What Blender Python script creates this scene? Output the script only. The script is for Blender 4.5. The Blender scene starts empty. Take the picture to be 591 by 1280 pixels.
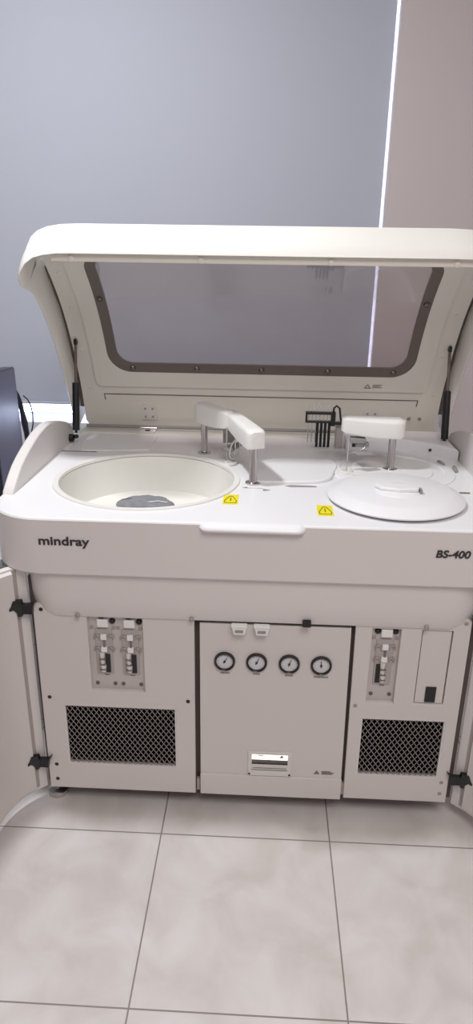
import bpy, bmesh, math, random
from mathutils import Vector, Matrix
random.seed(7)
PI = math.pi
scene = bpy.context.scene
COL = scene.collection

# ------------------------------------------------------------------ materials
def srgb(r, g, b):
    f = lambda c: ((c/255)/12.92 if c/255 <= .04045 else (((c/255)+.055)/1.055)**2.4)
    return (f(r), f(g), f(b), 1)

def mat(name, col, rough=.45, metal=0.0, noise=0.0, nscale=8.0, bump=0.0, bscale=200.0, spec=.5, emit=None, estr=0, coat=0):
    m = bpy.data.materials.new(name); m.use_nodes = True
    nt = m.node_tree; b = nt.nodes['Principled BSDF']
    b.inputs['Base Color'].default_value = srgb(*col)
    b.inputs['Roughness'].default_value = rough
    b.inputs['Metallic'].default_value = metal
    b.inputs['Specular IOR Level'].default_value = spec
    b.inputs['Coat Weight'].default_value = coat
    if emit:
        b.inputs['Emission Color'].default_value = srgb(*emit)
        b.inputs['Emission Strength'].default_value = estr
    tc = nt.nodes.new('ShaderNodeTexCoord')
    if noise:
        n = nt.nodes.new('ShaderNodeTexNoise'); n.inputs['Scale'].default_value = nscale
        n.inputs['Detail'].default_value = 5
        nt.links.new(tc.outputs['Object'], n.inputs['Vector'])
        mx = nt.nodes.new('ShaderNodeMix'); mx.data_type = 'RGBA'
        c = srgb(*col)
        mx.inputs[6].default_value = tuple(x*(1-noise) for x in c[:3])+(1,)
        mx.inputs[7].default_value = tuple(min(1, x*(1+noise*.6)) for x in c[:3])+(1,)
        nt.links.new(n.outputs['Fac'], mx.inputs[0])
        nt.links.new(mx.outputs[2], b.inputs['Base Color'])
    if bump:
        n2 = nt.nodes.new('ShaderNodeTexNoise'); n2.inputs['Scale'].default_value = bscale
        nt.links.new(tc.outputs['Object'], n2.inputs['Vector'])
        bp = nt.nodes.new('ShaderNodeBump'); bp.inputs['Strength'].default_value = bump
        bp.inputs['Distance'].default_value = .002
        nt.links.new(n2.outputs['Fac'], bp.inputs['Height'])
        nt.links.new(bp.outputs['Normal'], b.inputs['Normal'])
    return m

M = {}
M['deck']   = mat('white_deck_plastic', (236,236,238), .35, noise=.02, nscale=3)
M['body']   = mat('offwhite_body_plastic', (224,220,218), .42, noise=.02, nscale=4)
M['lidin']  = mat('cream_inner_lid', (230,227,217), .5, noise=.05, nscale=6)
M['lidout'] = mat('white_lid_shell', (236,234,228), .35, noise=.02, nscale=4)
M['panel']  = mat('painted_steel_panel', (217,212,209), .5, noise=.015, nscale=3)
M['dark']   = mat('chassis_gap_shade', (92,82,80), .7)
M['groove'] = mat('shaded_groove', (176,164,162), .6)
M['black']  = mat('black_plastic', (24,24,28), .4)
M['mesh']   = mat('steel_mesh_wire', (150,144,142), .5, .2)
M['ventbk'] = mat('vent_dark_back', (150,146,150), .8, noise=.3, nscale=30)
M['chrome'] = mat('polished_metal', (200,198,198), .22, 1.0)
M['steel']  = mat('brushed_steel_plate', (226,222,218), .4, .15)
M['strip']  = mat('light_trim_strip', (222,220,216), .4)
M['well']   = mat('cream_well_plastic', (240,239,233), .45, noise=.02)
M['yellow'] = mat('yellow_sticker', (236,222,20), .5)
M['ink']    = mat('dark_ink', (52,48,52), .6)
M['greyink']= mat('grey_ink', (120,112,110), .6)
M['olive']  = mat('olive_ink', (110,112,20), .6)
M['pad']    = mat('grey_foam_fabric', (140,142,148), .95, noise=.35, nscale=60, bump=.8, bscale=260)
M['brown'] = mat('brown_parts_and_shade', (112,100,94), .8, noise=.4, nscale=25)  # brown for small parts and for the painted shade in the lid grooves
M['gauge']  = mat('gauge_face', (214,216,220), .3)
M['gring']  = mat('gauge_rim', (44,40,44), .3)
M['hole']   = mat('screw_head_dark', (40,34,34), .5)
M['screwl'] = mat('screw_head_light', (170,160,156), .4, .3)
M['tag']    = mat('white_clip_plastic', (240,240,238), .4)
M['mod']    = mat('grey_valve_module', (178,172,170), .5)
M['pocket'] = mat('pocket_plate', (200,193,190), .4, .1)
M['tube']   = mat('clear_tubing', (206,204,200), .2)
M['frost']  = mat('arm_plastic', (238,237,234), .38)
M['slot']   = mat('grey_slot', (150,148,148), .6)
M['cream']  = mat('cream_pad', (228,226,222), .5)
M['desk']   = mat('pale_desk_laminate', (186,196,198), .4, noise=.04)
M['mon']    = mat('black_monitor_plastic', (34,34,42), .35)
M['screen'] = mat('dark_screen_sheen', (70,70,90), .4, noise=.25, nscale=4, emit=(80,78,106), estr=.3)  # faint violet emission painted in as the sheen on the dark screen
M['cable']  = mat('black_cable', (34,34,48), .5)
M['wall']   = mat('pinkish_wall_paint', (205,196,196), .85, noise=.015, nscale=1.2, bump=.15, bscale=120)
M['wallw']  = mat('white_wall_paint', (224,224,232), .8, noise=.02, nscale=2)
M['ceil']   = mat('ceiling_paint', (225,222,220), .9)
M['seal']   = mat('smoked_border', (112,102,96), .3, noise=.06, nscale=10)
M['knob']   = mat('dark_chrome_cap', (120,112,108), .2, .9)
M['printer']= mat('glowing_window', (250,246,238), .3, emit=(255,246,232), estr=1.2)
M['red']    = mat('red_mark', (200,120,100), .5)

# floor: square pale tiles with grey grout
def floor_mat():
    m = bpy.data.materials.new('square_floor_tile'); m.use_nodes = True
    nt = m.node_tree; N = nt.nodes; L = nt.links; b = N['Principled BSDF']
    tc = N.new('ShaderNodeTexCoord'); mp = N.new('ShaderNodeMapping')
    T = .45
    mp.inputs['Location'].default_value = (-.2562/T+.0045, .0607/T+.0045, 0)
    mp.inputs['Scale'].default_value = (1/T, 1/T, 1)
    L.new(tc.outputs['Object'], mp.inputs['Vector'])
    br = N.new('ShaderNodeTexBrick'); br.offset = 0; br.squash = 1
    br.inputs['Scale'].default_value = 1; br.inputs['Brick Width'].default_value = 1; br.inputs['Row Height'].default_value = 1
    br.inputs['Mortar Size'].default_value = .0045; br.inputs['Mortar Smooth'].default_value = .2
    br.inputs['Color1'].default_value = (1,1,1,1); br.inputs['Color2'].default_value = (.95,.95,.95,1)
    br.inputs['Mortar'].default_value = (0,0,0,1)
    L.new(mp.outputs['Vector'], br.inputs['Vector'])
    n1 = N.new('ShaderNodeTexNoise'); n1.inputs['Scale'].default_value = 7; n1.inputs['Detail'].default_value = 4; n1.inputs['Distortion'].default_value = .6
    L.new(tc.outputs['Object'], n1.inputs['Vector'])
    cr = N.new('ShaderNodeValToRGB')
    cr.color_ramp.elements[0].position = .36; cr.color_ramp.elements[0].color = srgb(204,198,195)
    cr.color_ramp.elements[1].position = .66; cr.color_ramp.elements[1].color = srgb(220,216,214)
    L.new(n1.outputs['Fac'], cr.inputs['Fac'])
    mx = N.new('ShaderNodeMix'); mx.data_type = 'RGBA'
    mx.inputs[7].default_value = srgb(140,132,128)
    L.new(br.outputs['Fac'], mx.inputs[0]); L.new(cr.outputs['Color'], mx.inputs[6])
    L.new(mx.outputs[2], b.inputs['Base Color'])
    b.inputs['Roughness'].default_value = .38
    bp = N.new('ShaderNodeBump'); bp.inputs['Strength'].default_value = .35; bp.inputs['Distance'].default_value = .002; bp.invert = True
    L.new(br.outputs['Fac'], bp.inputs['Height']); L.new(bp.outputs['Normal'], b.inputs['Normal'])
    return m
M['floor'] = floor_mat()

def blind_mat():
    m = bpy.data.materials.new('roller_blind_fabric'); m.use_nodes = True
    nt = m.node_tree; N = nt.nodes; L = nt.links
    for n in list(N): N.remove(n)
    o = N.new('ShaderNodeOutputMaterial'); d = N.new('ShaderNodeBsdfDiffuse'); t = N.new('ShaderNodeBsdfTranslucent')
    d.inputs['Color'].default_value = srgb(190,194,205); t.inputs['Color'].default_value = srgb(150,155,185)
    tc = N.new('ShaderNodeTexCoord'); w = N.new('ShaderNodeTexNoise'); w.inputs['Scale'].default_value = 400
    L.new(tc.outputs['Object'], w.inputs['Vector'])
    bp = N.new('ShaderNodeBump'); bp.inputs['Strength'].default_value = .15; bp.inputs['Distance'].default_value = .001
    L.new(w.outputs['Fac'], bp.inputs['Height']); L.new(bp.outputs['Normal'], d.inputs['Normal'])
    mx = N.new('ShaderNodeMixShader'); mx.inputs[0].default_value = .05
    L.new(d.outputs[0], mx.inputs[1]); L.new(t.outputs[0], mx.inputs[2]); L.new(mx.outputs[0], o.inputs[0])
    return m
M['blind'] = blind_mat()

def pane_mat(name, tint, haze, hazecol):
    m = bpy.data.materials.new(name); m.use_nodes = True
    nt = m.node_tree; N = nt.nodes; L = nt.links
    for n in list(N): N.remove(n)
    o = N.new('ShaderNodeOutputMaterial'); t = N.new('ShaderNodeBsdfTransparent'); g = N.new('ShaderNodeBsdfGlossy'); d = N.new('ShaderNodeBsdfDiffuse')
    t.inputs['Color'].default_value = srgb(*tint); g.inputs['Roughness'].default_value = .04
    d.inputs['Color'].default_value = srgb(*hazecol)
    f = N.new('ShaderNodeFresnel'); f.inputs['IOR'].default_value = 1.35
    tc = N.new('ShaderNodeTexCoord'); n = N.new('ShaderNodeTexNoise'); n.inputs['Scale'].default_value = 4; n.inputs['Detail'].default_value = 3.4
    L.new(tc.outputs['Object'], n.inputs['Vector'])
    mr = N.new('ShaderNodeMapRange'); mr.inputs[1].default_value = .3; mr.inputs[2].default_value = .75
    mr.inputs[3].default_value = haze*.6; mr.inputs[4].default_value = haze*1.4
    L.new(n.outputs['Fac'], mr.inputs[0])
    m1 = N.new('ShaderNodeMixShader'); m2 = N.new('ShaderNodeMixShader'); fm = N.new('ShaderNodeMath'); fm.operation = 'MULTIPLY'; fm.inputs[1].default_value = .3
    L.new(mr.outputs[0], m1.inputs[0]); L.new(t.outputs[0], m1.inputs[1]); L.new(d.outputs[0], m1.inputs[2])
    L.new(f.outputs[0], fm.inputs[0]); L.new(fm.outputs[0], m2.inputs[0]); L.new(m1.outputs[0], m2.inputs[1]); L.new(g.outputs[0], m2.inputs[2])
    L.new(m2.outputs[0], o.inputs[0])
    return m
M['pane'] = pane_mat('smoked_acrylic', (214,205,204), .2, (178,168,164))
M['glass'] = pane_mat('window_glass', (250,252,255), .02, (230,235,240))

# ------------------------------------------------------------------ helpers
def link(name, me, m=None, parent=None, smooth=None, bevel=0, seg=2):
    o = bpy.data.objects.new(name, me); COL.objects.link(o)
    if m: me.materials.append(M[m] if isinstance(m, str) else m)
    if parent: o.parent = parent
    if smooth is not None:
        for p in me.polygons: p.use_smooth = True
        try: me.set_sharp_from_angle(angle=math.radians(smooth))
        except Exception: pass
    if bevel:
        b = o.modifiers.new('bevel', 'BEVEL'); b.width = bevel; b.segments = seg; b.limit_method = 'ANGLE'; b.angle_limit = math.radians(40)
    return o

class MB:
    def __init__(s): s.bm = bmesh.new()
    def box(s, x0, x1, y0, y1, z0, z1):
        v = [s.bm.verts.new(p) for p in ((x0,y0,z0),(x1,y0,z0),(x1,y1,z0),(x0,y1,z0),(x0,y0,z1),(x1,y0,z1),(x1,y1,z1),(x0,y1,z1))]
        for f in ((3,2,1,0),(4,5,6,7),(0,1,5,4),(1,2,6,5),(2,3,7,6),(3,0,4,7)): s.bm.faces.new([v[i] for i in f])
        return s
    def tube(s, pts, r, seg=10, cap=True):
        pts = [Vector(p) for p in pts]; rr = r if isinstance(r, (list, tuple)) else [r]*len(pts)
        rings = []
        up = Vector((0,0,1))
        t0 = (pts[1]-pts[0]).normalized()
        n = t0.cross(up) if abs(t0.dot(up)) < .95 else t0.cross(Vector((1,0,0)))
        n.normalize()
        for i, p in enumerate(pts):
            if i == 0: t = pts[1]-pts[0]
            elif i == len(pts)-1: t = pts[-1]-pts[-2]
            else: t = (pts[i+1]-pts[i]).normalized()+(pts[i]-pts[i-1]).normalized()
            t.normalize(); n = (n-t*n.dot(t)).normalized(); b = t.cross(n)
            rings.append([s.bm.verts.new(p+(n*math.cos(a)+b*math.sin(a))*rr[i]) for a in [2*PI*k/seg for k in range(seg)]])
        for a, b in zip(rings, rings[1:]):
            for k in range(seg): s.bm.faces.new((a[k], a[(k+1)%seg], b[(k+1)%seg], b[k]))
        if cap:
            s.bm.faces.new(rings[0][::-1]); s.bm.faces.new(rings[-1])
        return s
    def lathe(s, prof, c=(0,0,0), axis='z', seg=48, closed=False):
        # prof: (radius, height)
        rings = []
        for r, h in prof:
            if r < 1e-6:
                p = (0,0,h); rings.append([s.bm.verts.new(p)])
            else: rings.append([s.bm.verts.new((r*math.cos(2*PI*k/seg), r*math.sin(2*PI*k/seg), h)) for k in range(seg)])
        vs = [v for r in rings for v in r]
        for a, b in zip(rings, rings[1:]):
            if len(a) == 1 and len(b) == 1: continue
            for k in range(seg):
                if len(a) == 1: s.bm.faces.new((a[0], b[k], b[(k+1)%seg]))
                elif len(b) == 1: s.bm.faces.new((a[k], a[(k+1)%seg], b[0]))
                else: s.bm.faces.new((a[k], a[(k+1)%seg], b[(k+1)%seg], b[k]))
        for v in vs:
            x, y, z = v.co
            if axis == 'y': x, y, z = x, -z, y       # height points toward -Y (the viewer)
            if axis == 'x': x, y, z = z, y, x
            v.co = (x+c[0], y+c[1], z+c[2])
        return s
    def prism(s, pts, d):
        # pts: list of 3D coplanar points, d: extrusion vector
        a = [s.bm.verts.new(p) for p in pts]; b = [s.bm.verts.new(Vector(p)+Vector(d)) for p in pts]
        s.bm.faces.new(a[::-1]); s.bm.faces.new(b)
        for k in range(len(a)): s.bm.faces.new((a[k], a[(k+1)%len(a)], b[(k+1)%len(a)], b[k]))
        return s
    def grid(s, rows, closed=False):
        g = [[s.bm.verts.new(p) for p in r] for r in rows]
        n = len(g[0])
        for a, b in zip(g, g[1:]):
            for k in range(n if closed else n-1): s.bm.faces.new((a[k], a[(k+1)%n], b[(k+1)%n], b[k]))
        return g
    def build(s, name, m=None, parent=None, smooth=None, bevel=0, seg=2):
        bmesh.ops.recalc_face_normals(s.bm, faces=s.bm.faces)
        me = bpy.data.meshes.new(name); s.bm.to_mesh(me); s.bm.free()
        return link(name, me, m, parent, smooth, bevel, seg)

def thing(name, label, cat, loc=(0,0,0), group=None):
    o = bpy.data.objects.new(name, None); COL.objects.link(o); o.location = loc
    o.empty_display_size = .05
    o['label'] = label; o['category'] = cat
    if group: o['group'] = group
    return o
def tag(o, label, cat, group=None):
    o['label'] = label; o['category'] = cat
    if group: o['group'] = group
    return o
def struct(o): o['kind'] = 'structure'; return o

def rrect(x0, x1, y0, y1, r, n=8):
    r = r if isinstance(r, (list, tuple)) else [r]*4     # corners: x1y1, x0y1, x0y0, x1y0
    out = []
    for (cx, cy, a0), rr in zip(((x1,y1,0),(x0,y1,90),(x0,y0,180),(x1,y0,270)), r):
        sx = -1 if cx == x1 else 1; sy = -1 if cy == y1 else 1
        if rr < 1e-6: out.append((cx, cy)); continue
        for k in range(n+1):
            a = math.radians(a0+90*k/n)
            out.append((cx+sx*rr+rr*math.cos(a), cy+sy*rr+rr*math.sin(a)))
    return out
def circle(cx, cy, r, n=64): return [(cx+r*math.cos(2*PI*k/n), cy+r*math.sin(2*PI*k/n)) for k in range(n)]

def plate(name, outlines, thick, bevel, m, parent, plane='xy', at=0, smooth=35):
    """flat plate from 2D outlines (first outer, rest holes), rounded edges. plane xy: grows down from z=at; plane xz: grows back from y=at."""
    cu = bpy.data.curves.new(name, 'CURVE'); cu.dimensions = '2D'; cu.fill_mode = 'BOTH'
    for pts in outlines:
        sp = cu.splines.new('POLY'); sp.points.add(len(pts)-1); sp.use_cyclic_u = True
        for q, p in zip(sp.points, pts): q.co = (p[0], p[1], 0, 1)
    cu.extrude = max(thick/2-bevel, 0); cu.bevel_depth = bevel; cu.bevel_resolution = 2; cu.offset = -bevel
    t = bpy.data.objects.new('t', cu); COL.objects.link(t)
    dg = bpy.context.evaluated_depsgraph_get(); dg.update()
    me = bpy.data.meshes.new_from_object(t.evaluated_get(dg))
    bpy.data.objects.remove(t); bpy.data.curves.remove(cu)
    me.name = name
    for v in me.vertices:
        x, y, z = v.co
        v.co = (x, y, z+at-thick/2) if plane == 'xy' else (x, at+thick/2-z, y)
    me.materials.clear()
    me.update()
    return link(name, me, m, parent, smooth)

def text(name, s, size, m, parent, loc, rot, bold=0.0, shear=0, width=None):
    cu = bpy.data.curves.new(name, 'FONT'); cu.body = s; cu.size = size; cu.extrude = .0006; cu.offset = bold; cu.shear = shear
    t = bpy.data.objects.new('t', cu); COL.objects.link(t)
    dg = bpy.context.evaluated_depsgraph_get(); dg.update()
    me = bpy.data.meshes.new_from_object(t.evaluated_get(dg))
    bpy.data.objects.remove(t); bpy.data.curves.remove(cu)
    x0 = min(v.co.x for v in me.vertices); x1 = max(v.co.x for v in me.vertices)
    k = width/(x1-x0) if width else 1
    Rm = Matrix.Rotation(rot, 4, 'X')
    for v in me.vertices:
        v.co.x = (v.co.x-x0)*k; v.co = Rm @ v.co + Vector(loc)
    me.materials.clear()
    return link(name, me, m, parent)

# ------------------------------------------------------------------ room
o = struct(MB().box(-2.2, 2.6, -3.2, 1.32, -.05, 0).build('floor', 'floor'))
o = struct(MB().box(-2.2, 2.6, -3.2, 1.32, 2.8, 2.85).build('ceiling', 'ceil'))
o = struct(MB().box(-2.25, -2.2, -3.25, 1.37, -.05, 2.85).build('wall_left', 'wall'))
o = struct(MB().box(2.6, 2.65, -3.25, 1.37, -.05, 2.85).build('wall_right', 'wall'))
o = struct(MB().box(-2.2, 2.6, -3.25, -3.2, -.05, 2.85).build('wall_front', 'wall'))
WX0, WX1, WZ0, WZ1 = -1.5, .905, .815, 2.62
b = MB()
b.box(WX1, 2.6, 1.2, 1.37, 0, 2.8); b.box(-2.2, WX0, 1.2, 1.37, 0, 2.8)
b.box(WX0, WX1, 1.2, 1.37, WZ1, 2.8)
struct(b.build('wall_back', 'wall', smooth=None))
struct(MB().box(WX0, WX1, 1.2, 1.37, 0, WZ0).build('trim_1', 'wallw'))        # parapet below the window
w = MB()
for x, ww in ((WX0,.04), (-.72,.04), (.08,.04), (WX1-.006,.006)): w.box(x, x+ww, 1.32, 1.36, WZ0, WZ1)
w.box(WX0+.04, WX1-.006, 1.355, 1.36, WZ0, WZ0+.006); w.box(WX0+.04, WX1-.04, 1.32, 1.36, WZ1-.04, WZ1)
wf = struct(w.build('window_1', 'strip'))
MB().box(WX0, WX1, 1.338, 1.342, WZ0, WZ1).build('window_glass', 'glass', wf)
# roller blind
bl = thing('roller_blind', 'large blue-grey roller blind pulled down over the window behind the machine', 'blind', (-.3, 1.25, 2.56))
BX0, BX1, BZ = WX0+.01, WX1-.0095, .879
g = MB(); g.box(BX0, BX1, 1.249, 1.2505, BZ+.01, 2.56)
f = g.build('blind_fabric', 'blind'); f.parent = bl; f.location = (.3, -1.25, -2.56)
g = MB().tube([(BX0, 1.25, BZ+.006), (BX1, 1.25, BZ+.006)], .006, 12).build('bottom_bar', 'blind', bl, 40); g.location = (.3, -1.25, -2.56)
g = MB().tube([(BX0, 1.25, 2.57), (BX1, 1.25, 2.57)], .025, 20).build('roller_tube', 'strip', bl, 40); g.location = (.3, -1.25, -2.56)

# ------------------------------------------------------------------ the analyser
AN = thing('chemistry_analyzer', 'big white floor-standing laboratory analyzer with its smoked-window lid raised', 'analyzer')
CX = .48
def mir(x): return 2*CX-x
XL, XR = -.165, 1.125
ZD = .877

# deck: thick slab with rounded front corners and the open reagent well
deck_out = rrect(XL, XR, 0, .88, [.03,.03,.14,.14], 14)
WC, WR = (.182, .318), .243
plate('deck', [deck_out, circle(*WC, WR, 96)], .143, .005, 'deck', AN, 'xy', ZD)
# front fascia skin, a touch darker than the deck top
fo = []
for (x, y) in rrect(XL-.001, XR+.001, -.0015, .30, [0,0,.14,.14], 14):
    fo.append((x, y))
def open_band(name, outline, z0, z1, m, th=.004, taper=0):
    """thin skin round the front following a plan outline, starting and ending at the back"""
    bmx = MB()
    pts = outline
    rows = []
    c = Vector((CX, .3))
    for z, ins in ((z0, th*2), (z0, taper), (z1, 0), (z1, th*2)):
        row = []
        for x, y in pts:
            d = (c-Vector((x, y))).normalized()
            row.append((x+d.x*ins, y+d.y*ins, z))
        rows.append(row)
    rows.append(rows[0])
    bmx.grid(rows)
    return bmx.build(name, m, AN, 35)
arc = rrect(XL-.0015, XR+.0015, -.0015, .86, [0,0,.141,.141], 14)
# arc order: x1y1, x0y1, then the left-front corner ... right-front corner
band_path = [arc[1]] + arc[2:] + [arc[0]]
open_band('front_fascia', band_path, .735, ZD-.0045, 'body')
# waist: recessed band below the deck with rounded corners
wo = rrect(-.088, mir(-.088), .012, .82, [0,0,.088,.088], 12)
bmw = MB()
cxy = Vector((CX, .45))
rows = []
for z, ins in ((.740,.0),(.72,.0),(.66,.002),(.625,.006),(.606,.014),(.603,.02)):
    rows.append([(x+(CX-x)*ins*1.0, y+(ins*1.0 if y < .3 else 0), z) for x, y in wo])
bmw.grid(rows, closed=True)
bmw.build('waist_cover', 'body', AN, 40)

# chassis behind the panels, coloured dark so the gaps read as shade
MB().box(-.080, 1.040, .052, .84, .06, .70).build('chassis', 'dark', AN)
for x_ in (-.086, 1.041): MB().box(x_, x_+.005, .13, .845, .06, .74).build('side_panel', 'body', AN)
# levelling feet
for x, y in ((-.063,.070), (mir(-.05),.13), (-.02,.78), (mir(-.02),.78)):
    ft = MB().lathe([(0,0),(.026,0),(.028,.004),(.028,.016),(.022,.02),(.009,.022),(.009,.062),(0,.062)], (x,y,0), seg=28)
    ft.build('levelling_foot', 'chrome', AN, 40)

# well bucket
w = MB().lathe([(WR+.001,-.003),(WR-.006,-.006),(WR-.008,-.05),(WR-.016,-.112),(WR-.024,-.118),(0,-.118),(0,-.122),(WR-.01,-.122),(WR+.001,-.05),(WR+.001,-.003)], (WC[0],WC[1],ZD), seg=96)
w.build('reagent_well', 'well', AN, 40)
rim = MB().lathe([(WR-.006,-.004),(WR-.004,.003),(WR+.004,.005),(WR+.011,.004),(WR+.013,-.001)], (WC[0],WC[1],ZD), seg=96)
rim.build('well_rim', 'cream', AN, 60)

# cheeks
cheek = [(.150,ZD-.004),(.158,.886),(.179,.900),(.205,.917),(.233,.932),(.27,.946),(.31,.958),(.352,.969),(.395,.978),(.44,.983),(.482,.985),(.53,.980),(.583,.970),(.64,.955),(.69,.937),(.725,.912),(.74,ZD-.004)]
for s in (0, 1):
    x0 = -.163 if s == 0 else mir(-.134)
    c = MB().prism([(x0, y, z) for y, z in cheek], (.029,0,0)).build('side_cheek', 'body', AN, 30, .004, 3)

# back shelf of the deck
b = MB(); b.box(-.134, mir(-.134), .80, .875, ZD-.01, .882)
b.build('rear_shelf', 'lidin', AN, None, .002)
plate('rear_cover_plate', [[(-.072,.575),(.135,.60),(.14,.775),(-.10,.772)]], .004, .0012, 'deck', AN, 'xy', ZD+.0035)
# dark joint where the well area meets the rear strip
MB().box(-.131, -.02, .566, .570, ZD-.001, ZD+.0015).build('deck_joint', 'greyink', AN)
# raised block behind the sample carousel (rounded recess)
SC = (.872, .455)
pts = [(1.088,.56),(1.088,.80),(.76,.80)]
for k in range(13):
    a = math.radians(118-k*82/12); pts.append((SC[0]+.235*math.cos(a), SC[1]+.235*math.sin(a)))
plate('raised_rear_block', [pts], .04, .006, 'deck', AN, 'xy', ZD+.036)
MB().lathe([(0,0),(.0045,0),(.0045,.003),(0,.004)], (1.02,.634,.893), 'y', 16).build('black_button', 'black', AN)
# sample carousel ring
s = MB().lathe([(.178,0),(.178,.003),(.170,.005),(.150,.005),(.147,.001),(.118,.001),(.115,.0055),(.03,.0055),(.028,.004),(0,.004)], (SC[0],SC[1],ZD), seg=72)
s.build('sample_carousel', 'deck', AN, 35)
for a0 in (4, -14):
    q = []
    for k in range(7):
        a = math.radians(a0+k*2.6); q.append((SC[0]+(.152+(.010 if a0 > 0 else .035))*math.cos(a), SC[1]+(.152+(.010 if a0 > 0 else .035))*math.sin(a)+.035))
    MB().tube([(x, y, ZD+.006) for x, y in q], [.003]+[.0055]*5+[.003], 8).build('carousel_slot', 'slot', AN, 60)
# raised central cover over the reaction tray
pts = []
for x, y in [(.485,.30),(.47,.345),(.462,.40),(.478,.47),(.515,.515),(.56,.535),(.61,.545),(.66,.54),(.70,.52),(.715,.47),(.70,.40),(.685,.345),(.655,.315),(.60,.302),(.54,.299)]:
    pts.append((x, y))
def smooth_loop(p, n=6):
    out = []; L = len(p)
    for i in range(L):
        a, b_, c_, d = [Vector(p[(i+j-1) % L]) for j in range(4)]
        for k in range(n):
            t = k/n
            out.append(tuple(.5*((2*b_)+(c_-a)*t+(2*a-5*b_+4*c_-d)*t*t+(3*b_-a-3*c_+d)*t**3)))
    return out
plate('reaction_cover', [smooth_loop(pts)], .012, .004, 'deck', AN, 'xy', ZD+.009)

# finger grip lip on the front edge
g = MB()
lip = []
n = 28
GP = [(.012,.8785),(.0,.8785),(-.006,.877),(-.013,.872),(-.0175,.867),(-.018,.863),(-.015,.860),(-.006,.8585),(.004,.858)]
for i in range(n+1):
    t = i/n; x = .353+t*(.604-.353); e = min(t, 1-t)*(.604-.353)
    f = 1 if e > .022 else math.sqrt(max(0, 1-((.022-e)/.022)**2))
    lip.append((x, f))
rows = []
for x, f in lip:
    f = max(f, .02)
    row = []
    for k in range(9):
        a = math.radians(-90+180*k/8)
        yy, zz = GP[k]; row.append((x, .004+(yy-.004)*f, .868+(zz-.868)*f))
    rows.append(row)
g.grid(rows)
g.build('finger_grip', 'deck', AN, 60)

# front writing
text('brand_text', 'mindray', .03, 'ink', AN, (-.024, -.0030, .8115), PI/2, bold=.0006, width=.121)
text('model_text', 'BS-400', .0255, 'ink', AN, (.902, -.0030, .810), PI/2, bold=.0006, shear=.15, width=.079)

# yellow stickers (part of the deck)
for x, y in ((.419,.165),(.652,.104)):
    st = MB().box(x-.019, x+.019, y-.036, y+.036, ZD, ZD+.0008).build('yellow_sticker', 'yellow', AN)
    st.location = (0,0,0)
    sy = MB()
    a = [(x-.014,y-.026),(x+.014,y-.026),(x+.015,y-.012),(x+.009,y+.008),(x+.004,y+.022),(x-.004,y+.022),(x-.009,y+.008),(x-.015,y-.012)]
    for p, q in zip(a, a[1:]+a[:1]): sy.tube([(p[0],p[1],ZD+.001),(q[0],q[1],ZD+.001)], .0011, 5)
    sy.tube([(x,y-.012,ZD+.001),(x,y+.010,ZD+.001)], .0014, 5)
    sy.build('hazard_symbol', 'olive', st)
# small deck marks
m_ = MB().prism([(.445,.262,ZD+.0004),(.458,.256,ZD+.0004),(.458,.268,ZD+.0004)], (0,0,.0005)); m_.box(.458,.50,.2585,.2600,ZD,ZD+.0006)
m_.build('deck_mark', 'slot', AN)
MB().prism([(.520,.246,ZD+.0004),(.500,.238,ZD+.0004),(.500,.254,ZD+.0004)], (0,0,.0005)).build('deck_mark', 'slot', AN)
MB().prism([(.558,.286,ZD+.0004),(.572,.277,ZD+.0004),(.64,.281,ZD+.0004),(.645,.287,ZD+.0004),(.63,.292,ZD+.0004),(.575,.293,ZD+.0004)], (0,0,.0006)).build('deck_mark', 'slot', AN)
MB().box(1.018,1.045,.262,.272,ZD,ZD+.0008).build('deck_mark', 'brown', AN)

# ------------------------------------------------------------------ carousel cover (lifts off)
cc = thing('carousel_cover', 'round white cover with raised centre handle on the right of the deck', 'cover', (.838,.205,ZD+.0058))
b = MB().lathe([(0,.0),(.168,.0),(.173,.002),(.173,.005),(.170,.007),(.143,.020),(.138,.0215),(.05,.023),(0,.023)], (0,0,0), seg=96)
b.build('cover_disc', 'deck', cc, 24)
hd = MB().lathe([(.060,.022),(.055,.026),(.030,.028),(0,.0285)], (.0,-.015,0), seg=40); hd.build('handle_boss', 'deck', cc, 60)
hd = MB()
hp = [(-.052,.048),(-.03,.062),(.03,.052),(.05,.03),(.044,.012),(.0,.004),(-.04,.018)]
hd.prism([(x*1.1, y-.052, .025) for x, y in hp], (0,0,.012)); hd.build('handle_grip', 'deck', cc, None, .005, 3)
MB().box(.053,.058,-.042,-.022,.022,.034).build('handle_slot', 'slot', cc)

# grey pad lying in the well
g = MB(); top = []; bot = []
N_ = 40
pp = []
for k in range(N_+1):
    a = PI*k/N_
    r = 1+.03*math.sin(9*a)+.02*math.sin(17*a+1)
    pp.append((.158-.083*math.cos(a)*r*1.0, .388+.066*math.sin(a)*r))
pp += [(.236,.366),(.205,.357),(.158,.352),(.112,.354),(.082,.366)]
z0 = ZD-.1175
cxp, cyp = .158, .385
rows = []
for sc, h in ((1.0,0),(1.01,.010),(.985,.020),(.8,.0255),(.55,.0285),(.25,.0295)):
    rows.append([(cxp+(x-cxp)*sc, cyp+(y-cyp)*sc, z0+h+(.002*random.uniform(-1,1) if h > .018 else 0)) for x, y in pp])
gr = g.grid(rows, closed=True); g.bm.faces.new(gr[0]); g.bm.faces.new(gr[-1])
pad = g.build('grey_pad', 'pad', None, 60)
tag(pad, 'crumpled half-round grey pad lying in the empty round well', 'pad')
sm = pad.modifiers.new('sub', 'SUBSURF'); sm.levels = sm.render_levels = 1
for a_ in ((.09,.392,.14,.398),(.168,.375,.225,.378)):
    MB().tube([(a_[0],a_[1],z0+.027),((a_[0]+a_[2])/2,a_[1]+.006,z0+.0295),(a_[2],a_[3],z0+.027)], .0012, 6).build('seam', 'greyink' if a_[0] < .1 else 'tag', pad)

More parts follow.
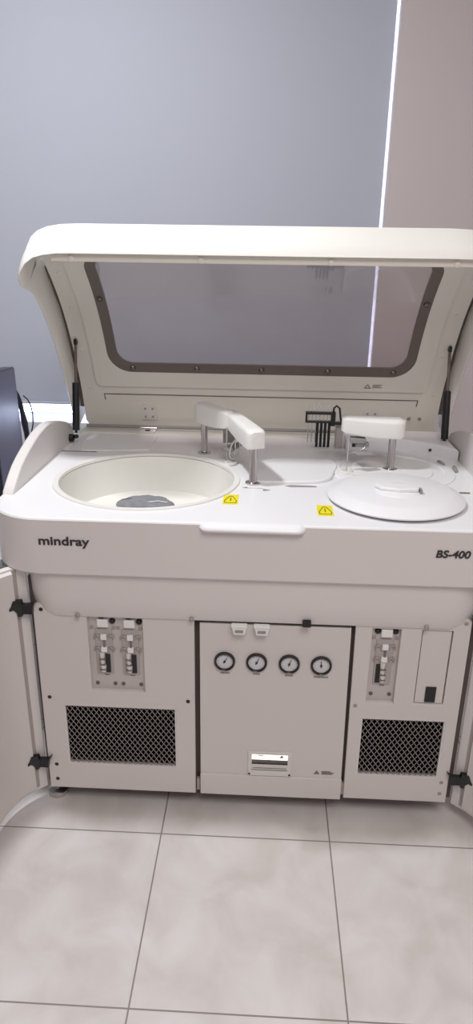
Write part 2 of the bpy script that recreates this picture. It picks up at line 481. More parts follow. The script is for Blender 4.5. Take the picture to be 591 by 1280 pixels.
# ------------------------------------------------------------------ probe arms
def arm(pole, tip, z0, z1, w, needle, poletop):
    P0, P1 = Vector(pole), Vector(tip)
    root = None
    d = (P1-P0).normalized(); n = Vector((-d.y, d.x)); L = (P1-P0).length
    b = MB(); rows = []
    K = 14
    st = [(-.030,.55),(-.026,.85),(-.016,1),(0,1.02),(L*.35,.98),(L*.7,.86),(L+.004,.74),(L+.014,.6),(L+.018,.38)]
    for t, k in st:
        c = P0+d*t; row = []
        hw = w*k; hz = (z1-z0)*(.5 if t < L*.5 else .5-.08*(t-L*.5)/(L*.5)); zc = z1-hz
        if t < -.02 or t > L+.01: hz *= .82
        for (cx, cz) in rrect(-hw, hw, -hz, hz, [hw*.45,hw*.45,hw*.2,hw*.2], 4):
            row.append((c.x+n.x*cx, c.y+n.y*cx, zc+cz))
        rows.append(row)
    g = b.grid(rows, closed=True); b.bm.faces.new(g[0]); b.bm.faces.new(g[-1])
    root = b.build('probe_arm', 'frost', AN, 50)
    MB().lathe([(0,0),(.021,0),(.021,.004),(.0115,.006),(.0105,.008),(.0105,z0+.006-ZD),(0,z0+.006-ZD)], (P0.x,P0.y,ZD), seg=24).build('pole', 'chrome', root, 40)
    nx, ny = needle
    MB().tube([(nx,ny,z0+.01),(nx,ny,z0-.045),(nx,ny,ZD+.004)], [.0028,.0022,.0012], 8).build('needle', 'chrome', root, 60)
    return root
a1 = arm((.314,.590), (.392,.478), .975, 1.035, .024, (.389,.492), 0)
a2 = arm((.472,.300), (.398,.520), .977, 1.030, .026, (.415,.478), 0)
a3 = arm((.868,.463), (.738,.470), .974, 1.030, .030, (.738,.425), 0)
# bracket and loose tubing by the two left arms
b = MB(); b.box(.375,.412,.535,.56,.925,.968); b.prism([(.372,.50,.915),(.42,.52,.925),(.44,.50,.93),(.40,.47,.912)], (0,0,.008))
b.build('probe_bracket', 'slot', a1, None, .002)
MB().tube([(.425,.485,.965),(.428,.482,.93),(.424,.48,.90),(.405,.475,.893),(.398,.47,.905),(.404,.468,.935),(.415,.47,.955)], .0022, 8).build('tube_loop', 'tube', a2, 60)
b = MB()
b.box(.745,.79,.445,.475,.957,.972); b.box(.765,.80,.45,.47,.945,.958)
b.prism([(.745,.43,.935),(.80,.45,.93),(.815,.43,.925),(.77,.41,.93)], (0,0,.006))
b.build('probe_bracket', 'slot', a3, None, .002)
MB().tube([(.738,.43,.935),(.76,.44,.93),(.785,.44,.945),(.79,.45,.955)], .0022, 8).build('tube_loop', 'chrome', a3, 60)
MB().box(.752,.762,.452,.46,.945,.957).build('black_joint', 'black', a3)
# well rims under the arms
for x, y in ((.402,.475),(.738,.425)):
    MB().lathe([(.012,0),(.020,.002),(.018,.007),(.011,.007),(.009,0)], (x,y,ZD), seg=24).build('wash_cup', 'cream', AN, 50)
b = MB(); b.box(.745,.80,.395,.41,ZD,ZD+.006); b.build('cup_tray', 'cream', AN, None, .002)

# wash station: black manifold with rows of tubes
ws = MB()
x0, x1, y = .628, .722, .672
ws.box(x0,x1,y-.008,y+.008,.963,.969); ws.box(x0,x1,y-.008,y+.008,.990,.998)
ws.box(x0,x0+.006,y-.008,y+.008,.969,.990); ws.box(x1-.014,x1,y-.012,y+.012,.955,.998)
ws.box(x1,x1+.03,y-.005,y+.008,.958,.966)
wsr = ws.build('wash_manifold', 'black', AN, None, .001)
for k in range(7):
    x = x0+.010+k*.0118
    MB().tube([(x,y,.965),(x,y,.996),(x+.001,y,1.012),(x+.008,y+.01,1.024)], .0018, 8).build('clear_tube', 'tube', wsr, 60)
    thick = k >= 3
    xx = x if not thick else .667+(k-3)*.0125
    MB().tube([(xx,y,.965),(xx,y,.90 if not thick else .884)], .0044 if thick else .0016, 10).build('wash_tube', 'black' if thick else 'chrome', wsr, 60)
MB().tube([(.716,y,.995),(.716,y,1.010),(.724,y,1.018),(.734,y,1.010),(.738,y+.003,.985),(.742,y+.005,.965)], .0032, 8).build('black_hose', 'black', wsr, 60)
b = MB(); b.box(.728,.752,.684,.71,ZD,.962); b.build('manifold_post', 'mod', wsr, None, .003)

# ------------------------------------------------------------------ lid
def cat(P, t):
    # Catmull-Rom through P, t in 0..len-1
    i = max(0, min(len(P)-2, int(t))); u = t-i
    g = lambda k: Vector(P[max(0, min(len(P)-1, k))])
    a, b_, c_, d = g(i-1), g(i), g(i+1), g(i+2)
    return .5*((2*b_)+(c_-a)*u+(2*a-5*b_+4*c_-d)*u*u+(3*b_-a-3*c_+d)*u**3)
FP = [(.870,.892),(.852,.965),(.832,1.03),(.800,1.10),(.752,1.19),(.687,1.285),(.606,1.372),(.510,1.450),(.455,1.478)]
# arc-length table
S = [(0.0, 0.0)]; prev = cat(FP, 0); acc = 0
for k in range(1, 161):
    t = k/160*(len(FP)-1); p = cat(FP, t); acc += (p-prev).length; prev = p; S.append((acc, t))
SL = acc
def F(s, off=0):
    s = max(0, min(SL, s))
    for (a, ta), (b_, tb) in zip(S, S[1:]):
        if s <= b_+1e-9:
            t = ta+(tb-ta)*((s-a)/max(b_-a, 1e-9)); break
    p = cat(FP, t); q = cat(FP, min(len(FP)-1, t+.01)); r = cat(FP, max(0, t-.01))
    tg = (q-r).normalized(); nrm = Vector((-tg.y, tg.x))   # (Y,Z) -> towards the viewer / down is -Y
    if nrm.x > 0: nrm = -nrm
    return p+nrm*off
def s_at_z(z):
    best = min(S, key=lambda e: abs(cat(FP, e[1]).y-z)); return best[0]
lid = MB()
def ring(mb, outer, inner, off0, off1, nin=4):
    """curved plate with a window: outer and inner loops in (x,s), same point count; off = offset to the viewer"""
    n = len(outer)
    def loop(t, off):
        r = []
        for a, c in zip(outer, inner):
            x = a[0]+(c[0]-a[0])*t; s = a[1]+(c[1]-a[1])*t
            yz = F(s, off); r.append((x, yz.x, yz.y))
        return r
    rows = [loop(k/nin, off0) for k in range(nin+1)]+[loop(1-k/nin, off1) for k in range(nin+1)]
    rows.append(rows[0])
    return mb.grid(rows, closed=True)
def resample(loop, n):
    L = [0]; P = loop+[loop[0]]
    for a, c in zip(P, P[1:]): L.append(L[-1]+math.dist(a, c))
    return P, L
def ray_pair(outer_rect, inner_pts):
    """for each inner point, a point on the outer rectangle found along the ray from the centre"""
    x0, x1, y0, y1 = outer_rect
    ix0 = min(p[0] for p in inner_pts); ix1 = max(p[0] for p in inner_pts); iy0 = min(p[1] for p in inner_pts); iy1 = max(p[1] for p in inner_pts)
    out = []
    for p in inner_pts:
        u = (p[0]-ix0)/(ix1-ix0)*2-1; v = (p[1]-iy0)/(iy1-iy0)*2-1
        m = max(abs(u), abs(v)); u /= m; v /= m
        out.append((x0+(u+1)/2*(x1-x0), y0+(v+1)/2*(y1-y0)))
    return out
def dense(pts, step=.03):
    out = []
    for a, c in zip(pts, pts[1:]+pts[:1]):
        n = max(1, int(math.dist(a, c)/step))
        for k in range(n): out.append((a[0]+(c[0]-a[0])*k/n, a[1]+(c[1]-a[1])*k/n))
    return out
sB, sT = s_at_z(1.092), s_at_z(1.462)
WI = dense(rrect(-.018, .978, sB, sT, .075, 8))
FO = ray_pair((-.128, mir(-.128), .0, SL), WI)
lm = MB(); ring(lm, FO, WI, 0, -.035, 5)
LID = lm.build('lid', 'lidin', AN, 40)
LID['label'] = 'raised hinged lid with smoked viewing window'
# bezel round the window
WI2 = dense(rrect(-.018, .978, sB, sT, .075, 8))
BO = ray_pair((-.072, mir(-.072), sB-.058, SL-.004), WI2)
bz = MB(); ring(bz, BO, WI2, .007, -.002, 3); bz.build('window_bezel', 'lidin', LID, 40)
# smoked border and pane
CI = dense(rrect(.014, .946, sB+.036, sT-.02, .05, 8))
CI_o = dense(rrect(-.020, .980, sB-.002, sT+.002, .076, 8))
BO2 = ray_pair((-.019, .979, sB-.001, sT+.001), CI)
# border ring uses the rounded outer loop
def match(outer_pts, inner_pts):
    n = len(inner_pts)
    def param(pts):
        x0 = min(p[0] for p in pts); x1 = max(p[0] for p in pts); y0 = min(p[1] for p in pts); y1 = max(p[1] for p in pts)
        return [(((p[0]-x0)/(x1-x0)*2-1), ((p[1]-y0)/(y1-y0)*2-1)) for p in pts]
    A = param(outer_pts); B = param(inner_pts); out = []
    dn = []
    for i in range(len(outer_pts)):
        a, c = outer_pts[i], outer_pts[(i+1) % len(outer_pts)]; pa, pc = A[i], A[(i+1) % len(A)]
        for k in range(6): dn.append(((a[0]+(c[0]-a[0])*k/6, a[1]+(c[1]-a[1])*k/6), math.atan2(pa[1]+(pc[1]-pa[1])*k/6, pa[0]+(pc[0]-pa[0])*k/6)))
    for q in B:
        an = math.atan2(q[1], q[0])
        out.append(min(dn, key=lambda e: abs(math.atan2(math.sin(e[1]-an), math.cos(e[1]-an))))[0])
    return out
sb = MB(); ring(sb, match(CI_o, CI), CI, .006, .001, 2); SEAL = sb.build('window_border', 'seal', AN, 40)
pn = MB()
rows = []
for t in (1, .98, .9, .7, .4, .15):
    xc, sc = .48, (sB+sT)/2
    r = []
    for x, s in CI_o:
        X = xc+(x-xc)*t; s2 = sc+(s-sc)*t; yz = F(s2, .0005); r.append((X, yz.x, yz.y))
    rows.append(r)
gg = pn.grid(rows, closed=True); pn.bm.faces.new(gg[-1])
pn.build('window_pane', 'pane', LID, 60)
# capped screws on the border
def cap_at(x, s, parent, m='knob', r=.0095, h=.008, off=.006):
    p = F(s, off); q = F(s, off+.01); d = (q-p).normalized()
    MB().tube([(x,p.x,p.y),(x,p.x+d.x*h*.7,p.y+d.y*h*.7),(x,p.x+d.x*h,p.y+d.y*h)], [r,r*.85,r*.4], 16).build('cap_screw', m, parent, 50)
for x in (.06,.272,.484,.70,.912): cap_at(x, sB+.017, SEAL)
for x in (-.002,.962): cap_at(x, s_at_z(1.335), SEAL)
for x, z in ((-.098,1.40),(-.10,1.30),(-.10,1.16),(-.098,1.03)):
    for X in (x, mir(x)): cap_at(X, s_at_z(z), LID, 'lidin', .006, .002, 0)
# seam under the window
sm_ = MB(); zt = s_at_z(1.008)
pth = [(-.05, zt-.022), (-.052, zt), (mir(-.052), zt), (mir(-.05), zt-.022)]
for a, c in zip(pth, pth[1:]):
    A = F(a[1], .0005); C_ = F(c[1], .0005)
    sm_.tube([(a[0],A.x,A.y),(c[0],C_.x,C_.y)], .0018, 6)
sm_.build('seam_line', 'brown', LID)
# hinge gap at the lid foot
MB().tube([(-.12,.838,.895),(mir(-.12),.838,.895)], .006, 12).build('hinge_rod', 'slot', LID, 60)
# hinges
for hx in (.098, .862):
    h = MB()
    for sA, sB_ in ((s_at_z(.915), s_at_z(.968)),):
        p0 = F(sA, .001); p1 = F(sB_, .001); q0 = F(sA, .005); q1 = F(sB_, .005)
        h.prism([(hx-.026,p0.x,p0.y),(hx-.026,p1.x,p1.y),(hx-.026,q1.x,q1.y),(hx-.026,q0.x,q0.y)], (.052,0,0))
    hb = h.build('hinge', 'steel', AN)
    MB().box(hx-.026,hx+.026,.800,.832,.882,.888).build('hinge_leaf', 'steel', hb, None, .001)
    MB().tube([(hx-.028,.836,.890),(hx+.028,.836,.890)], .0055, 12).build('hinge_pin', 'chrome', hb, 60)
    b = MB()
    for z in (.928, .957):
        for dx in (-.013,.013):
            p = F(s_at_z(z), .005); q = F(s_at_z(z), .0065)
            MB().tube([(hx+dx,p.x,p.y),(hx+dx,q.x,q.y)], .0042, 12).build('screw', 'screwl', hb, 40)
    MB().box(hx-.008,hx+.008,.806,.82,.888,.890).build('hinge_slot', 'black', hb)
# small warning label under the window
p = F(s_at_z(1.062), .0085); b = MB()
def on_lid(x, s, o=.0082): v = F(s, o); return (x, v.x, v.y)
s0 = s_at_z(1.052)
tri = [on_lid(.826,s0),on_lid(.846,s0),on_lid(.836,s0+.015)]
for a, c in zip(tri, tri[1:]+tri[:1]): b.tube([a,c], .0012, 5)
for k in range(3):
    ds = .003+k*.005; b.tube([on_lid(.852,s0+ds), on_lid(.884-(k==1)*.008,s0+ds)], .0008, 5)
b.build('warning_label', 'greyink', LID)
# right-hand paper tags low on the lid
for X in (1.01,):
    for dx in (-.018,.018):
        v = F(s_at_z(.943), .001); q = F(s_at_z(.943), .003); MB().tube([(X+dx,v.x,v.y),(X+dx,q.x,q.y)], .006, 12).build('lid_plug', 'slot', LID, 40)

# outer shell: side skirts and nose
side = [(.86,.885),(.835,.925),(.805,.985),(.765,1.06),(.725,1.128),(.685,1.185),(.640,1.240),(.595,1.290),(.555,1.325),(.520,1.348),(.485,1.360),(.455,1.365)]
# entries: rim point, back point, inward vector
ent = []
for i, (y, z) in enumerate(side):
    k = .11 if i > 6 else .085
    a = math.radians(32+ i*1.2)
    ent.append(((XL, y, z), (XL+.012, y+k*math.cos(a), z+k*math.sin(a)), (.012,0,0)))
corner = [((XL+.001,.428,1.372),(XL+.008,.545,1.415)), ((XL+.004,.408,1.388),(XL+.008,.52,1.445)), ((-.151,.393,1.410),(-.157,.495,1.472)), ((-.132,.381,1.432),(-.140,.478,1.494)), ((-.108,.374,1.448),(-.117,.465,1.509)), ((-.080,.371,1.456),(-.088,.457,1.519)), ((-.045,.370,1.461),(-.050,.452,1.525)), ((0,.370,1.462),(0,.450,1.527))]
for i, (r, bk) in enumerate(corner):
    t = (i+1)/len(corner); t = t*t*(3-2*t)
    ent.append((r, bk, (.012*(1-t), .006*t, -.011*t)))
full = ent + [((.48,.370,1.462),(.48,.450,1.527),(0,.006,-.011))] + [((mir(r[0]),r[1],r[2]),(mir(bk[0]),bk[1],bk[2]),(-n_[0],n_[1],n_[2])) for r, bk, n_ in reversed(ent)]
rows = []
for r, bk, n_ in full:
    r, bk, n_ = Vector(r), Vector(bk), Vector(n_)
    ax = (bk-r).normalized()
    md = (r+bk)/2
    # bulge the outer face slightly
    rows.append([r+n_*.5-ax*.004, r+ax*.003, r*.7+bk*.3-n_*.25, md-n_*.3, r*.3+bk*.7-n_*.2, bk, bk+ax*.004+n_*.5, bk+n_, md+n_, r+n_+ax*.003, r+n_*.5-ax*.004])
sh = MB(); sh.grid([[tuple(v) for v in r] for r in rows])
SH = sh.build('lid_shell', 'lidout', LID, 45)
# top skin joining nose to the curved lid
b = MB(); rows = []
for x in [-.15+.03*k for k in range(0, 43)]:
    x = min(x, mir(-.15)); e = min(x+.165, 1.125-x)
    dz = 0 if e > .12 else -(.12-e)**2*5.5; 
    rows.append([(x,.452,1.521+dz),(x,.475,1.524+dz),(x,.50,1.518+dz),(x,.518,1.502+dz),(x,.522,1.480+dz)])
b.grid(rows); ts = b.build('lid_top_skin', 'lidout', LID, 60)
so = ts.modifiers.new('s', 'SOLIDIFY'); so.thickness = .005; so.offset = 0
# front lip under the nose
lp = MB(); lp.box(-.062, mir(-.062), .385, .395, 1.434, 1.456)
LIP = lp.build('nose_lip', 'lidin', AN, None, .003)
lp = MB(); lp.box(-.062, mir(-.062), .395, .47, 1.446, 1.456); lp.build('nose_underside', 'lidin', LID, None, .002)
for x in (.0-.01,.325,.655,mir(-.01)):
    MB().lathe([(.008,0),(.008,.003),(.005,.005),(0,.005)], (x,.386,1.4415), 'y', 16).build('lip_screw', 'lidin', LIP, 50)
# brown strip painted in as the groove shade, each side of the inner lid
for X in (-.148, mir(-.148)):
    b = MB(); rows = []
    for k in range(25):
        s = s_at_z(.95)+(s_at_z(1.40)-s_at_z(.95))*k/24; p = F(s, -.018); q = F(s, -.024)
        wv = .0015*math.sin(k*1.9)
        xx0, xx1 = X-.006, X+.018 if X < 0 else X+.006
        if X > 0: xx0 = X-.018
        rows.append([(xx0,p.x+wv,p.y),(xx1,p.x+wv,p.y),(xx1,q.x,q.y),(xx0,q.x,q.y)])
    b.grid(rows, closed=True); b.build('groove_shade_strip', 'brown', LID, 40)

# gas struts
for X, sx in ((-.112, -1), (mir(-.112), 1)):
    A = Vector((X, .672, .897)); B = Vector((X, .741, 1.188))
    d = (B-A)
    st = MB().tube([A+d*.04, A+d*.07, A+d*.071, A+d*.575, A+d*.58], [.005,.005,.0115,.0115,.008], 18).build('gas_strut', 'black', AN, 40)
    MB().tube([A+d*.575, A+d*.97], .0048, 12).build('strut_rod', 'brown', st, 60)
    MB().tube([B+Vector((-.004,0,.002)), B+Vector((.004,0,.002))], .010, 16).build('strut_joint', 'black', st, 60)
    MB().tube([B, B+Vector((0,.03,0))], .0045, 10).build('strut_stud', 'black', st, 60)
    MB().lathe([(0,-.012),(.008,-.012),(.0125,-.009),(.0125,.009),(.008,.012),(0,.012)], (X+sx*.018-.0,.672,.893), 'x', 20).build('strut_mount', 'black', st, 40)
    MB().lathe([(0,-.006),(.007,-.004),(.009,0),(.007,.006),(0,.008)], (X,.672,.897), 'z', 16).build('strut_joint', 'black', st, 60)

# ------------------------------------------------------------------ lower front
YP = .03
def screw(x, z, m, parent, y=YP, r=.0052, h=.0018):
    return MB().lathe([(0,-.001),(r,-.001),(r,h*.5),(r*.7,h),(0,h)], (x,y,z), 'y', 18).build('screw', m, parent, 50)
def rect(x0, x1, z0, z1): return [(x0,z0),(x1,z0),(x1,z1),(x0,z1)]
def vent(x0, x1, z0, z1, parent):
    root = MB().box(x0-.002,x1+.002,YP+.022,YP+.026,z0-.002,z1+.002).build('vent', 'ventbk', parent)
    w = MB(); nx = round((x1-x0)/.0142); p = (x1-x0)/nx; hz = p*1.45
    y = YP+.006; r = .0013
    def clip(ax, az, bx, bz):
        # clip segment to rect
        t0, t1 = 0, 1; dx, dz = bx-ax, bz-az
        for pp_, qq in ((-dx, ax-x0), (dx, x1-ax), (-dz, az-z0), (dz, z1-az)):
            if pp_ == 0:
                if qq < 0: return None
            else:
                t = qq/pp_
                if pp_ < 0: t0 = max(t0, t)
                else: t1 = min(t1, t)
        return None if t0 >= t1 else (ax+dx*t0, az+dz*t0, ax+dx*t1, az+dz*t1)
    H = z1-z0; slope = p/hz
    k = -30
    while k < nx+30:
        for sgn in (1, -1):
            ax = x0+k*p; c = clip(ax, z0, ax+sgn*H*slope, z1)
            if c: w.tube([(c[0],y+(.001*sgn),c[1]),(c[2],y+(.001*sgn),c[3])], r, 4)
        k += 1
    w.build('wire_mesh', 'mesh', root)
    for x in (x0, x1):
        MB().box(x-.004,x+.004,YP+.002,YP+.010,z0,z1).build('vent_strip', 'strip', root)
    return root
# left panel
LPo = [(-.069,.056),(.338,.056),(.338,.6),(.338,.622),(.33,.626),(-.02,.626),(-.052,.634),(-.067,.630)]
lp_ = plate('service_panel', [LPo, rect(.067,.208,.382,.602), rect(-.012,.288,.143,.331)], .014, .0015, 'panel', AN, 'xz', YP)
for x, z in ((-.047,.619),(-.047,.357),(-.046,.136),(-.047,.086),(.32,.360)): screw(x, z, 'hole', lp_)
for x in (.048,.333): screw(x, .612, 'screwl', lp_, YP-.012, .006, .004)
vent(-.012,.288,.143,.331, AN)
def valve_unit(cx, parent, flip=False):
    """small valve module in a pocket: knobs, clips, slot"""
    u = MB().box(cx-.025,cx+.019,YP+.010,YP+.018,.428,.563).build('valve_module', 'mod', parent, None, .002)
    MB().box(cx-.016,cx+.012,YP+.002,YP+.016,.572,.594).build('white_tag', 'tag', u, None, .002)
    for dx, z, r in (((-.004,.600,.0072),(.022,.587,.0075)) if not flip else ((-.024,.586,.0075),(.020,.586,.0075))):
        MB().lathe([(0,0),(r,0),(r,.006),(r*.6,.009),(0,.009)], (cx+dx,YP+.014,z), 'y', 14).build('valve_knob', 'black', u, 50)
    for z in (.540,.504):
        b = MB(); b.box(cx-.010,cx+.006,YP+.004,YP+.012,z-.007,z+.008)
        b.build('white_clip', 'tag', u, None, .002)
        for dx in (-.019,.015):
            pts = [(cx+dx+.008*math.cos(a), YP+.008, z-.004+.009*math.sin(a)) for a in [PI*k/8 for k in range(9)]]
            MB().tube(pts, .0028, 8).build('clip_arm', 'screwl', u, 60)
    MB().box(cx-.003,cx+.001,YP+.006,YP+.011,.512,.530).build('valve_stem', 'greyink', u)
    sl = (cx+.000, cx+.012) if not flip else (cx-.020, cx-.008)
    MB().box(sl[0],sl[1],YP+.007,YP+.012,.436,.490).build('dark_slot', 'black', u)
    b = MB(); 
    vx = cx-.010 if not flip else cx-.006
    MB().tube([(vx+.002,YP+.006,.496),(vx+.002,YP+.006,.474),(vx+.004,YP+.006,.455),(vx+.004,YP+.006,.440)], [.007,.0055,.0075,.006], 12).build('valve_body', 'steel', u, 50)
    for z in (.447,.462,.478):
        MB().box(vx-.005,vx+.010,YP-.002,YP+.004,z,z+.003).build('valve_rib', 'greyink', u)
    for dx in (-.032,.024): screw(cx+dx, .566, 'screwl', u, YP+.012, .005)
    for dx in (-.026,.021): screw(cx+dx, .399, 'brown', u, YP+.012, .005)
    MB().box(cx-.006,cx+.006,YP+.012,YP+.0135,.424,.426).build('module_mark', 'greyink', u)
MB().box(.063,.212,YP+.013,YP+.018,.378,.606).build('pocket_plate', 'pocket', lp_)
valve_unit(.107, AN); valve_unit(.175, AN)

# middle panel
mp_ = plate('gauge_panel', [[(.3515,.058),(.737,.058),(.729,.595),(.3515,.595)], rect(.487,.592,.146,.200)], .014, .0015, 'panel', AN, 'xz', YP+.002)
MB().box(.3515,.7365,YP-.003,YP+.004,.058,.126).build('bottom_rail', 'panel', mp_, None, .0015)
def gauge(x, z, ang, dashes):
    r = MB().lathe([(.0205,.001),(.0215,.007),(.0245,.009),(.0268,.006),(.0272,0),(.0205,0),(.0205,.001)], (x,YP+.002,z), 'y', 40).build('pressure_gauge', 'gring', AN, 50)
    MB().lathe([(0,.003),(.0207,.003),(.0207,0),(0,0)], (x,YP+.002,z), 'y', 40).build('gauge_dial', 'gauge', r)
    b = MB()
    for k in range(11):
        a = math.radians(225-27*k)
        b.tube([(x+.0165*math.cos(a),YP-.0014,z+.0165*math.sin(a)),(x+.0190*math.cos(a),YP-.0014,z+.0190*math.sin(a))], .0005, 4)
    b.build('dial_ticks', 'greyink', r)
    a = math.radians(ang)
    b = MB(); b.tube([(x-.005*math.cos(a),YP-.002,z-.005*math.sin(a)),(x+.014*math.cos(a),YP-.002,z+.014*math.sin(a))], [.0014,.0007], 6)
    b.lathe([(0,0),(.003,0),(.003,.002),(0,.002)], (x,YP-.001,z), 'y', 12)
    b.build('dial_needle', 'ink', r)
    b = MB(); w = .0032*dashes; zz = z-.0355
    for k in range(dashes):
        xx = x-w/2+k*.0034+.001; hh = .0016 if k % 2 else .0022
        b.box(xx,xx+.0022,YP+.0012,YP+.0022,zz-hh,zz+hh)
    b.build('gauge_caption', 'greyink', r)
gauge(.415,.487,60,7); gauge(.4965,.487,65,5); gauge(.5795,.486,70,6); gauge(.6605,.485,95,11)
# lit outlet window
ow = MB()
fr = plate('outlet_frame', [rect(.481,.598,.128,.207), rect(.491,.588,.150,.199)], .006, .001, 'strip', AN, 'xz', YP-.002)
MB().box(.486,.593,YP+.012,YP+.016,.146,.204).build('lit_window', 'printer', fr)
MB().box(.489,.590,YP+.000,YP+.013,.1655,.1705).build('dark_slot', 'ink', fr)
MB().box(.489,.590,YP-.002,YP+.013,.146,.1655).build('outlet_shelf', 'panel', fr, None, .001)
MB().box(.495,.585,YP-.0032,YP-.0022,.1545,.1555).build('shelf_line', 'greyink', fr)
for x, z in ((.538,.172),(.538,.195)): MB().lathe([(0,0),(.002,0),(.002,.002),(0,.002)], (x,YP+.010,z), 'y', 10).build('pin', 'red', fr)
b = MB(); b.prism([(.566,YP+.011,.178),(.578,YP+.011,.180),(.572,YP+.011,.188)], (0,.001,0)); b.build('red_print', 'red', fr)
b = MB(); b.box(.508,.522,YP+.0105,YP+.0118,.1845,.186); b.build('grey_print', 'greyink', fr)
for x in (.485,.594): screw(x, .134, 'hole', fr, YP-.002, .003)
# warning mark
b = MB(); t3 = [(.660,YP+.001,.139),(.676,YP+.001,.139),(.668,YP+.001,.151)]
b.prism(t3, (0,.001,0)); 
for k in range(3): b.box(.681,.681+(.030,.034,.024)[k],YP+.0005,YP+.0015,.1395+k*.004,.1412+k*.004)
b.build('warning_label', 'greyink', mp_)
# clips above the panel
for x0_ in (.431,.487):
    b = MB(); b.box(x0_,x0_+.040,.010,.026,.596,.603)
    b.prism([(x0_+.001,.012,.598),(x0_+.007,.012,.576),(x0_+.034,.012,.576),(x0_+.040,.012,.598)], (0,.012,0))
    cl = b.build('panel_clip', 'tag', AN, None, .002)
    MB().box(x0_+.010,x0_+.030,.0105,.0118,.583,.590).build('clip_label', 'slot', cl)
MB().box(.606,.627,.008,.022,.606,.622).build('black_catch', 'black', AN, None, .002)

# right panel
RPo = [(.745,.062),(1.023,.062),(1.020,.626),(1.010,.632),(.98,.626),(.739,.622)]
rp_ = plate('service_panel', [RPo, rect(.781,.852,.378,.598), rect(.903,.979,.380,.598), rect(.774,.993,.146,.327)], .014, .0015, 'panel', AN, 'xz', YP)
vent(.774,.993,.146,.327, AN)
MB().box(.777,.856,YP+.013,YP+.018,.374,.602).build('pocket_plate', 'pocket', rp_)
valve_unit(.820, AN, True)
dr = MB().box(.9055,.9765,YP+.004,YP+.012,.3825,.5955).build('small_door', 'panel', AN, None, .001)
MB().box(.930,.957,YP+.001,YP+.004,.386,.432).build('door_catch', 'black', dr, None, .001)
for x, z in ((.755,.368),(1.004,.130),(1.004,.092),(1.006,.620)): screw(x, z, 'screwl', rp_)
screw(.908,.612,'screwl', rp_, YP-.012, .006, .004)
# latch bits in the two gaps
for x, z in ((.345,.085),(.741,.09)):
    MB().box(x-.004,x+.004,YP+.004,YP+.012,z-.02,z+.02).build('gap_latch', 'screwl', AN)

# open side doors: curved shells swung outwards
def side_door(sx):
    X = (lambda x: x) if sx < 0 else mir
    pl = [(-.082,.046),(-.104,.028),(-.128,.002),(-.147,-.032),(-.160,-.075),(-.168,-.13),(-.173,-.20),(-.176,-.27)]
    def shell(z0, z1):
        rows = []
        P_ = [cat(pl, i*.5) for i in range(2*(len(pl)-1)+1)]
        offs = []
        for i, p in enumerate(P_):
            a = P_[max(0,i-1)]; c = P_[min(len(P_)-1,i+1)]; t = (c-a).normalized(); n = Vector((t.y, -t.x))
            if n.x > 0: n = -n
            offs.append(n)
        for p, n in zip(P_, offs):
            q = p+n*.018
            rows.append([(X(p.x),p.y,z0),(X(p.x),p.y,z1),(X(q.x),q.y,z1),(X(q.x),q.y,z0)])
        b = MB(); g = b.grid(rows, closed=True); b.bm.faces.new(g[0]); b.bm.faces.new(g[-1]); return b
    dn = shell(.045, .732).build('open_door', 'body', AN, 35, .002)
    # inner liner, leaving a groove near the hinge
    b = MB(); rows = []
    for i in range(0, 13):
        p = cat(pl, 1.25+i*.45); a = cat(pl, 1.2+i*.45); c = cat(pl, 1.3+i*.45); t = (c-a).normalized(); n = Vector((-t.y, t.x))
        if n.x < 0: n = -n
        q = p+n*.009
        rows.append([(X(p.x),p.y,.055),(X(p.x),p.y,.726),(X(q.x),q.y,.721),(X(q.x),q.y,.060)])
    g = b.grid(rows, closed=True); b.bm.faces.new(g[0]); b.bm.faces.new(g[-1]); b.build('door_liner', 'panel', dn, 35)
    b = MB(); rows = []  # thin strip with the groove's shade put into its darker colour
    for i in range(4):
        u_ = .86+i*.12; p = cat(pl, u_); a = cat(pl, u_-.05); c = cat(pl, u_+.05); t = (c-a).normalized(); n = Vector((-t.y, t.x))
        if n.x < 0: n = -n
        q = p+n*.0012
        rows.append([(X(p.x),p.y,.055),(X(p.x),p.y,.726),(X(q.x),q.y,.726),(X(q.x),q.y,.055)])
    g = b.grid(rows, closed=True); b.bm.faces.new(g[0]); b.bm.faces.new(g[-1]); b.build('door_groove_shade', 'groove', dn)
    for z in (.625, .148):
        h = MB()
        hx, hy = -.100, .012
        pts = [(-.062,.020),(-.075,.014),(-.098,.008),(-.112,-.008)]
        ol = [(-.054,z+.022),(-.064,z+.013),(-.090,z+.011),(-.092,z+.022),(-.108,z+.024),(-.112,z+.012),(-.122,z-.002),(-.108,z+.000),(-.102,z-.010),(-.100,z-.022),(-.092,z-.022),(-.090,z-.015),(-.066,z-.015),(-.064,z+.006)]
        yf = lambda x: .018 if x > -.095 else .018+(x+.095)*.75
        a = [h.bm.verts.new((X(x), yf(x), zz)) for x, zz in ol]; c = [h.bm.verts.new((X(x), yf(x)+.012, zz)) for x, zz in ol]
        h.bm.faces.new(a); h.bm.faces.new(c[::-1])
        for i in range(len(ol)): h.bm.faces.new((a[i], a[(i+1)%len(ol)], c[(i+1)%len(ol)], c[i]))
        h.build('hinge', 'black', dn)
    return dn
side_door(-1); side_door(1)

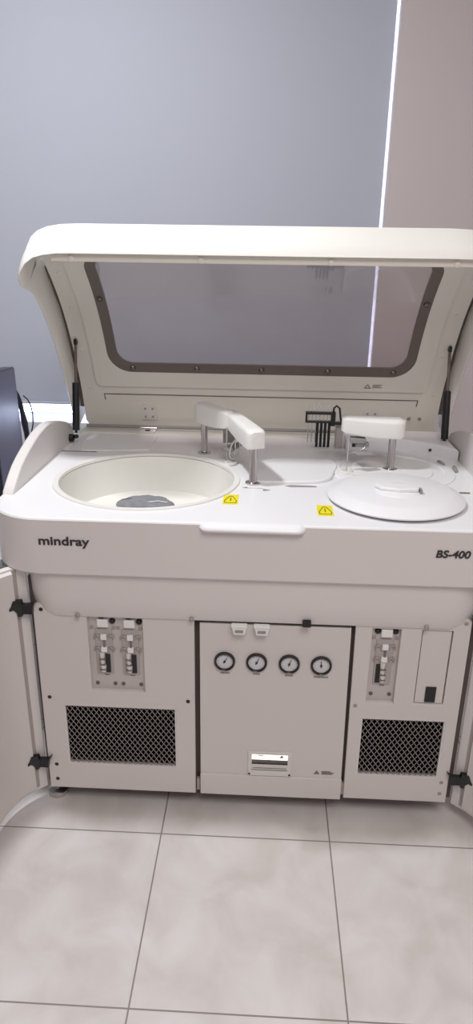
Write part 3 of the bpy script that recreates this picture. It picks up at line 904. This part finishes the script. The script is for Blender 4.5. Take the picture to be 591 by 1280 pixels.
# ------------------------------------------------------------------ desk and monitor at the left
dk = thing('desk', 'pale laminate desk beside the left side of the machine', 'desk', (-.8,.5,0))
def child(o, root):
    o.parent = root; o.location = -root.location; return o
child(MB().box(-1.35,-.19,.165,.92,.665,.69).build('desk_top', 'desk', None, None, .003), dk)
for x, y in ((-1.32,.22),(-.25,.30),(-1.32,.86),(-.25,.86)):
    child(MB().box(x-.02,x+.02,y-.02,y+.02,0,.665).build('leg', 'desk', None, None, .002), dk)
mn = thing('computer_monitor', 'dark flat computer monitor standing on the desk left of the machine', 'monitor', (-.335,.58,.69))
QM = [(-.340,.800,.800),(-.343,.800,1.098),(-.245,.350,1.150),(-.2415,.350,.790)]
b = MB(); b.prism(QM, (-.035,-.006,0))
child(b.build('housing', 'mon', None, None, .003), mn)
cm = sum((Vector(q) for q in QM), Vector())/4
nrm = (Vector(QM[2])-Vector(QM[0])).cross(Vector(QM[1])-Vector(QM[3])).normalized()
if nrm.x < 0: nrm = -nrm
b = MB(); b.prism([cm+(Vector(q)-cm)*.965+nrm*.0002 for q in QM], nrm*.002); child(b.build('screen', 'screen'), mn)
b = MB(); b.box(-.345,-.325,.54,.62,.70,.86); child(b.build('neck', 'mon', None, None, .003), mn)
b = MB(); b.box(-.46,-.235,.46,.70,.69,.704); child(b.build('base', 'mon', None, None, .004), mn)
cb = MB().tube([(-.372,.845,1.03),(-.356,.845,.995),(-.351,.845,.965),(-.346,.845,.935),(-.342,.845,.90),(-.338,.845,.862),(-.336,.845,.80),(-.345,.845,.73),(-.36,.85,.694)], [.004,.006,.010,.008,.012,.010,.009,.008,.006], 8).build('power_cable', 'cable', None, 60)
tag(cb, 'thick black cable bundle hanging behind the right edge of the monitor', 'cable')
cb = MB().tube([(-.352,.885,.985),(-.338,.885,.972),(-.328,.885,.950),(-.324,.885,.920),(-.326,.885,.885),(-.334,.885,.855),(-.338,.885,.80),(-.34,.89,.74),(-.35,.89,.693)], .0025, 8).build('thin_cable', 'cable', None, 60)
tag(cb, 'thin dark cable looping beside the black cable bundle at the monitor', 'cable')

# ------------------------------------------------------------------ light, world, camera
def area(name, loc, size, power, col=(1,1,1), rot=(0,0,0)):
    l = bpy.data.lights.new(name, 'AREA'); l.shape = 'RECTANGLE'; l.size, l.size_y = size; l.energy = power; l.color = col
    o = bpy.data.objects.new(name, l); COL.objects.link(o); o.location = loc; o.rotation_euler = rot; return o
area('ceiling_lamp', (-.22,.08,2.78), (.17,.17), 30, (.955,.975,1))
area('fill_lamp', (.9,-1.7,2.78), (1.2,1.2), 36, (1,.955,.93))  # added fill light, unseen, lifts the front faces and inner lid
w = bpy.data.worlds.new('world'); scene.world = w; w.use_nodes = True
w.node_tree.nodes['Background'].inputs[0].default_value = srgb(225,232,255); w.node_tree.nodes['Background'].inputs[1].default_value = 6

cam = bpy.data.cameras.new('camera'); co = bpy.data.objects.new('camera', cam); COL.objects.link(co)
cam.sensor_fit = 'VERTICAL'; cam.sensor_height = 24; cam.lens = 839.44/1280*24; cam.clip_start = .02
yaw, pit, rol = -.0403, .3627, .015
Fw = Vector((math.sin(yaw)*math.cos(pit), math.cos(yaw)*math.cos(pit), -math.sin(pit)))
Rt = Vector((math.cos(yaw), -math.sin(yaw), 0)); Up = Rt.cross(Fw)
R2 = Rt*math.cos(rol)+Up*math.sin(rol); U2 = -Rt*math.sin(rol)+Up*math.cos(rol)
co.matrix_world = Matrix(((R2.x,U2.x,-Fw.x,.4986),(R2.y,U2.y,-Fw.y,-1.43307),(R2.z,U2.z,-Fw.z,1.45071),(0,0,0,1)))
scene.camera = co
scene.view_settings.view_transform = 'Standard'
scene.view_settings.look = 'None'
scene.view_settings.exposure = 0
scene.view_settings.gamma = 1
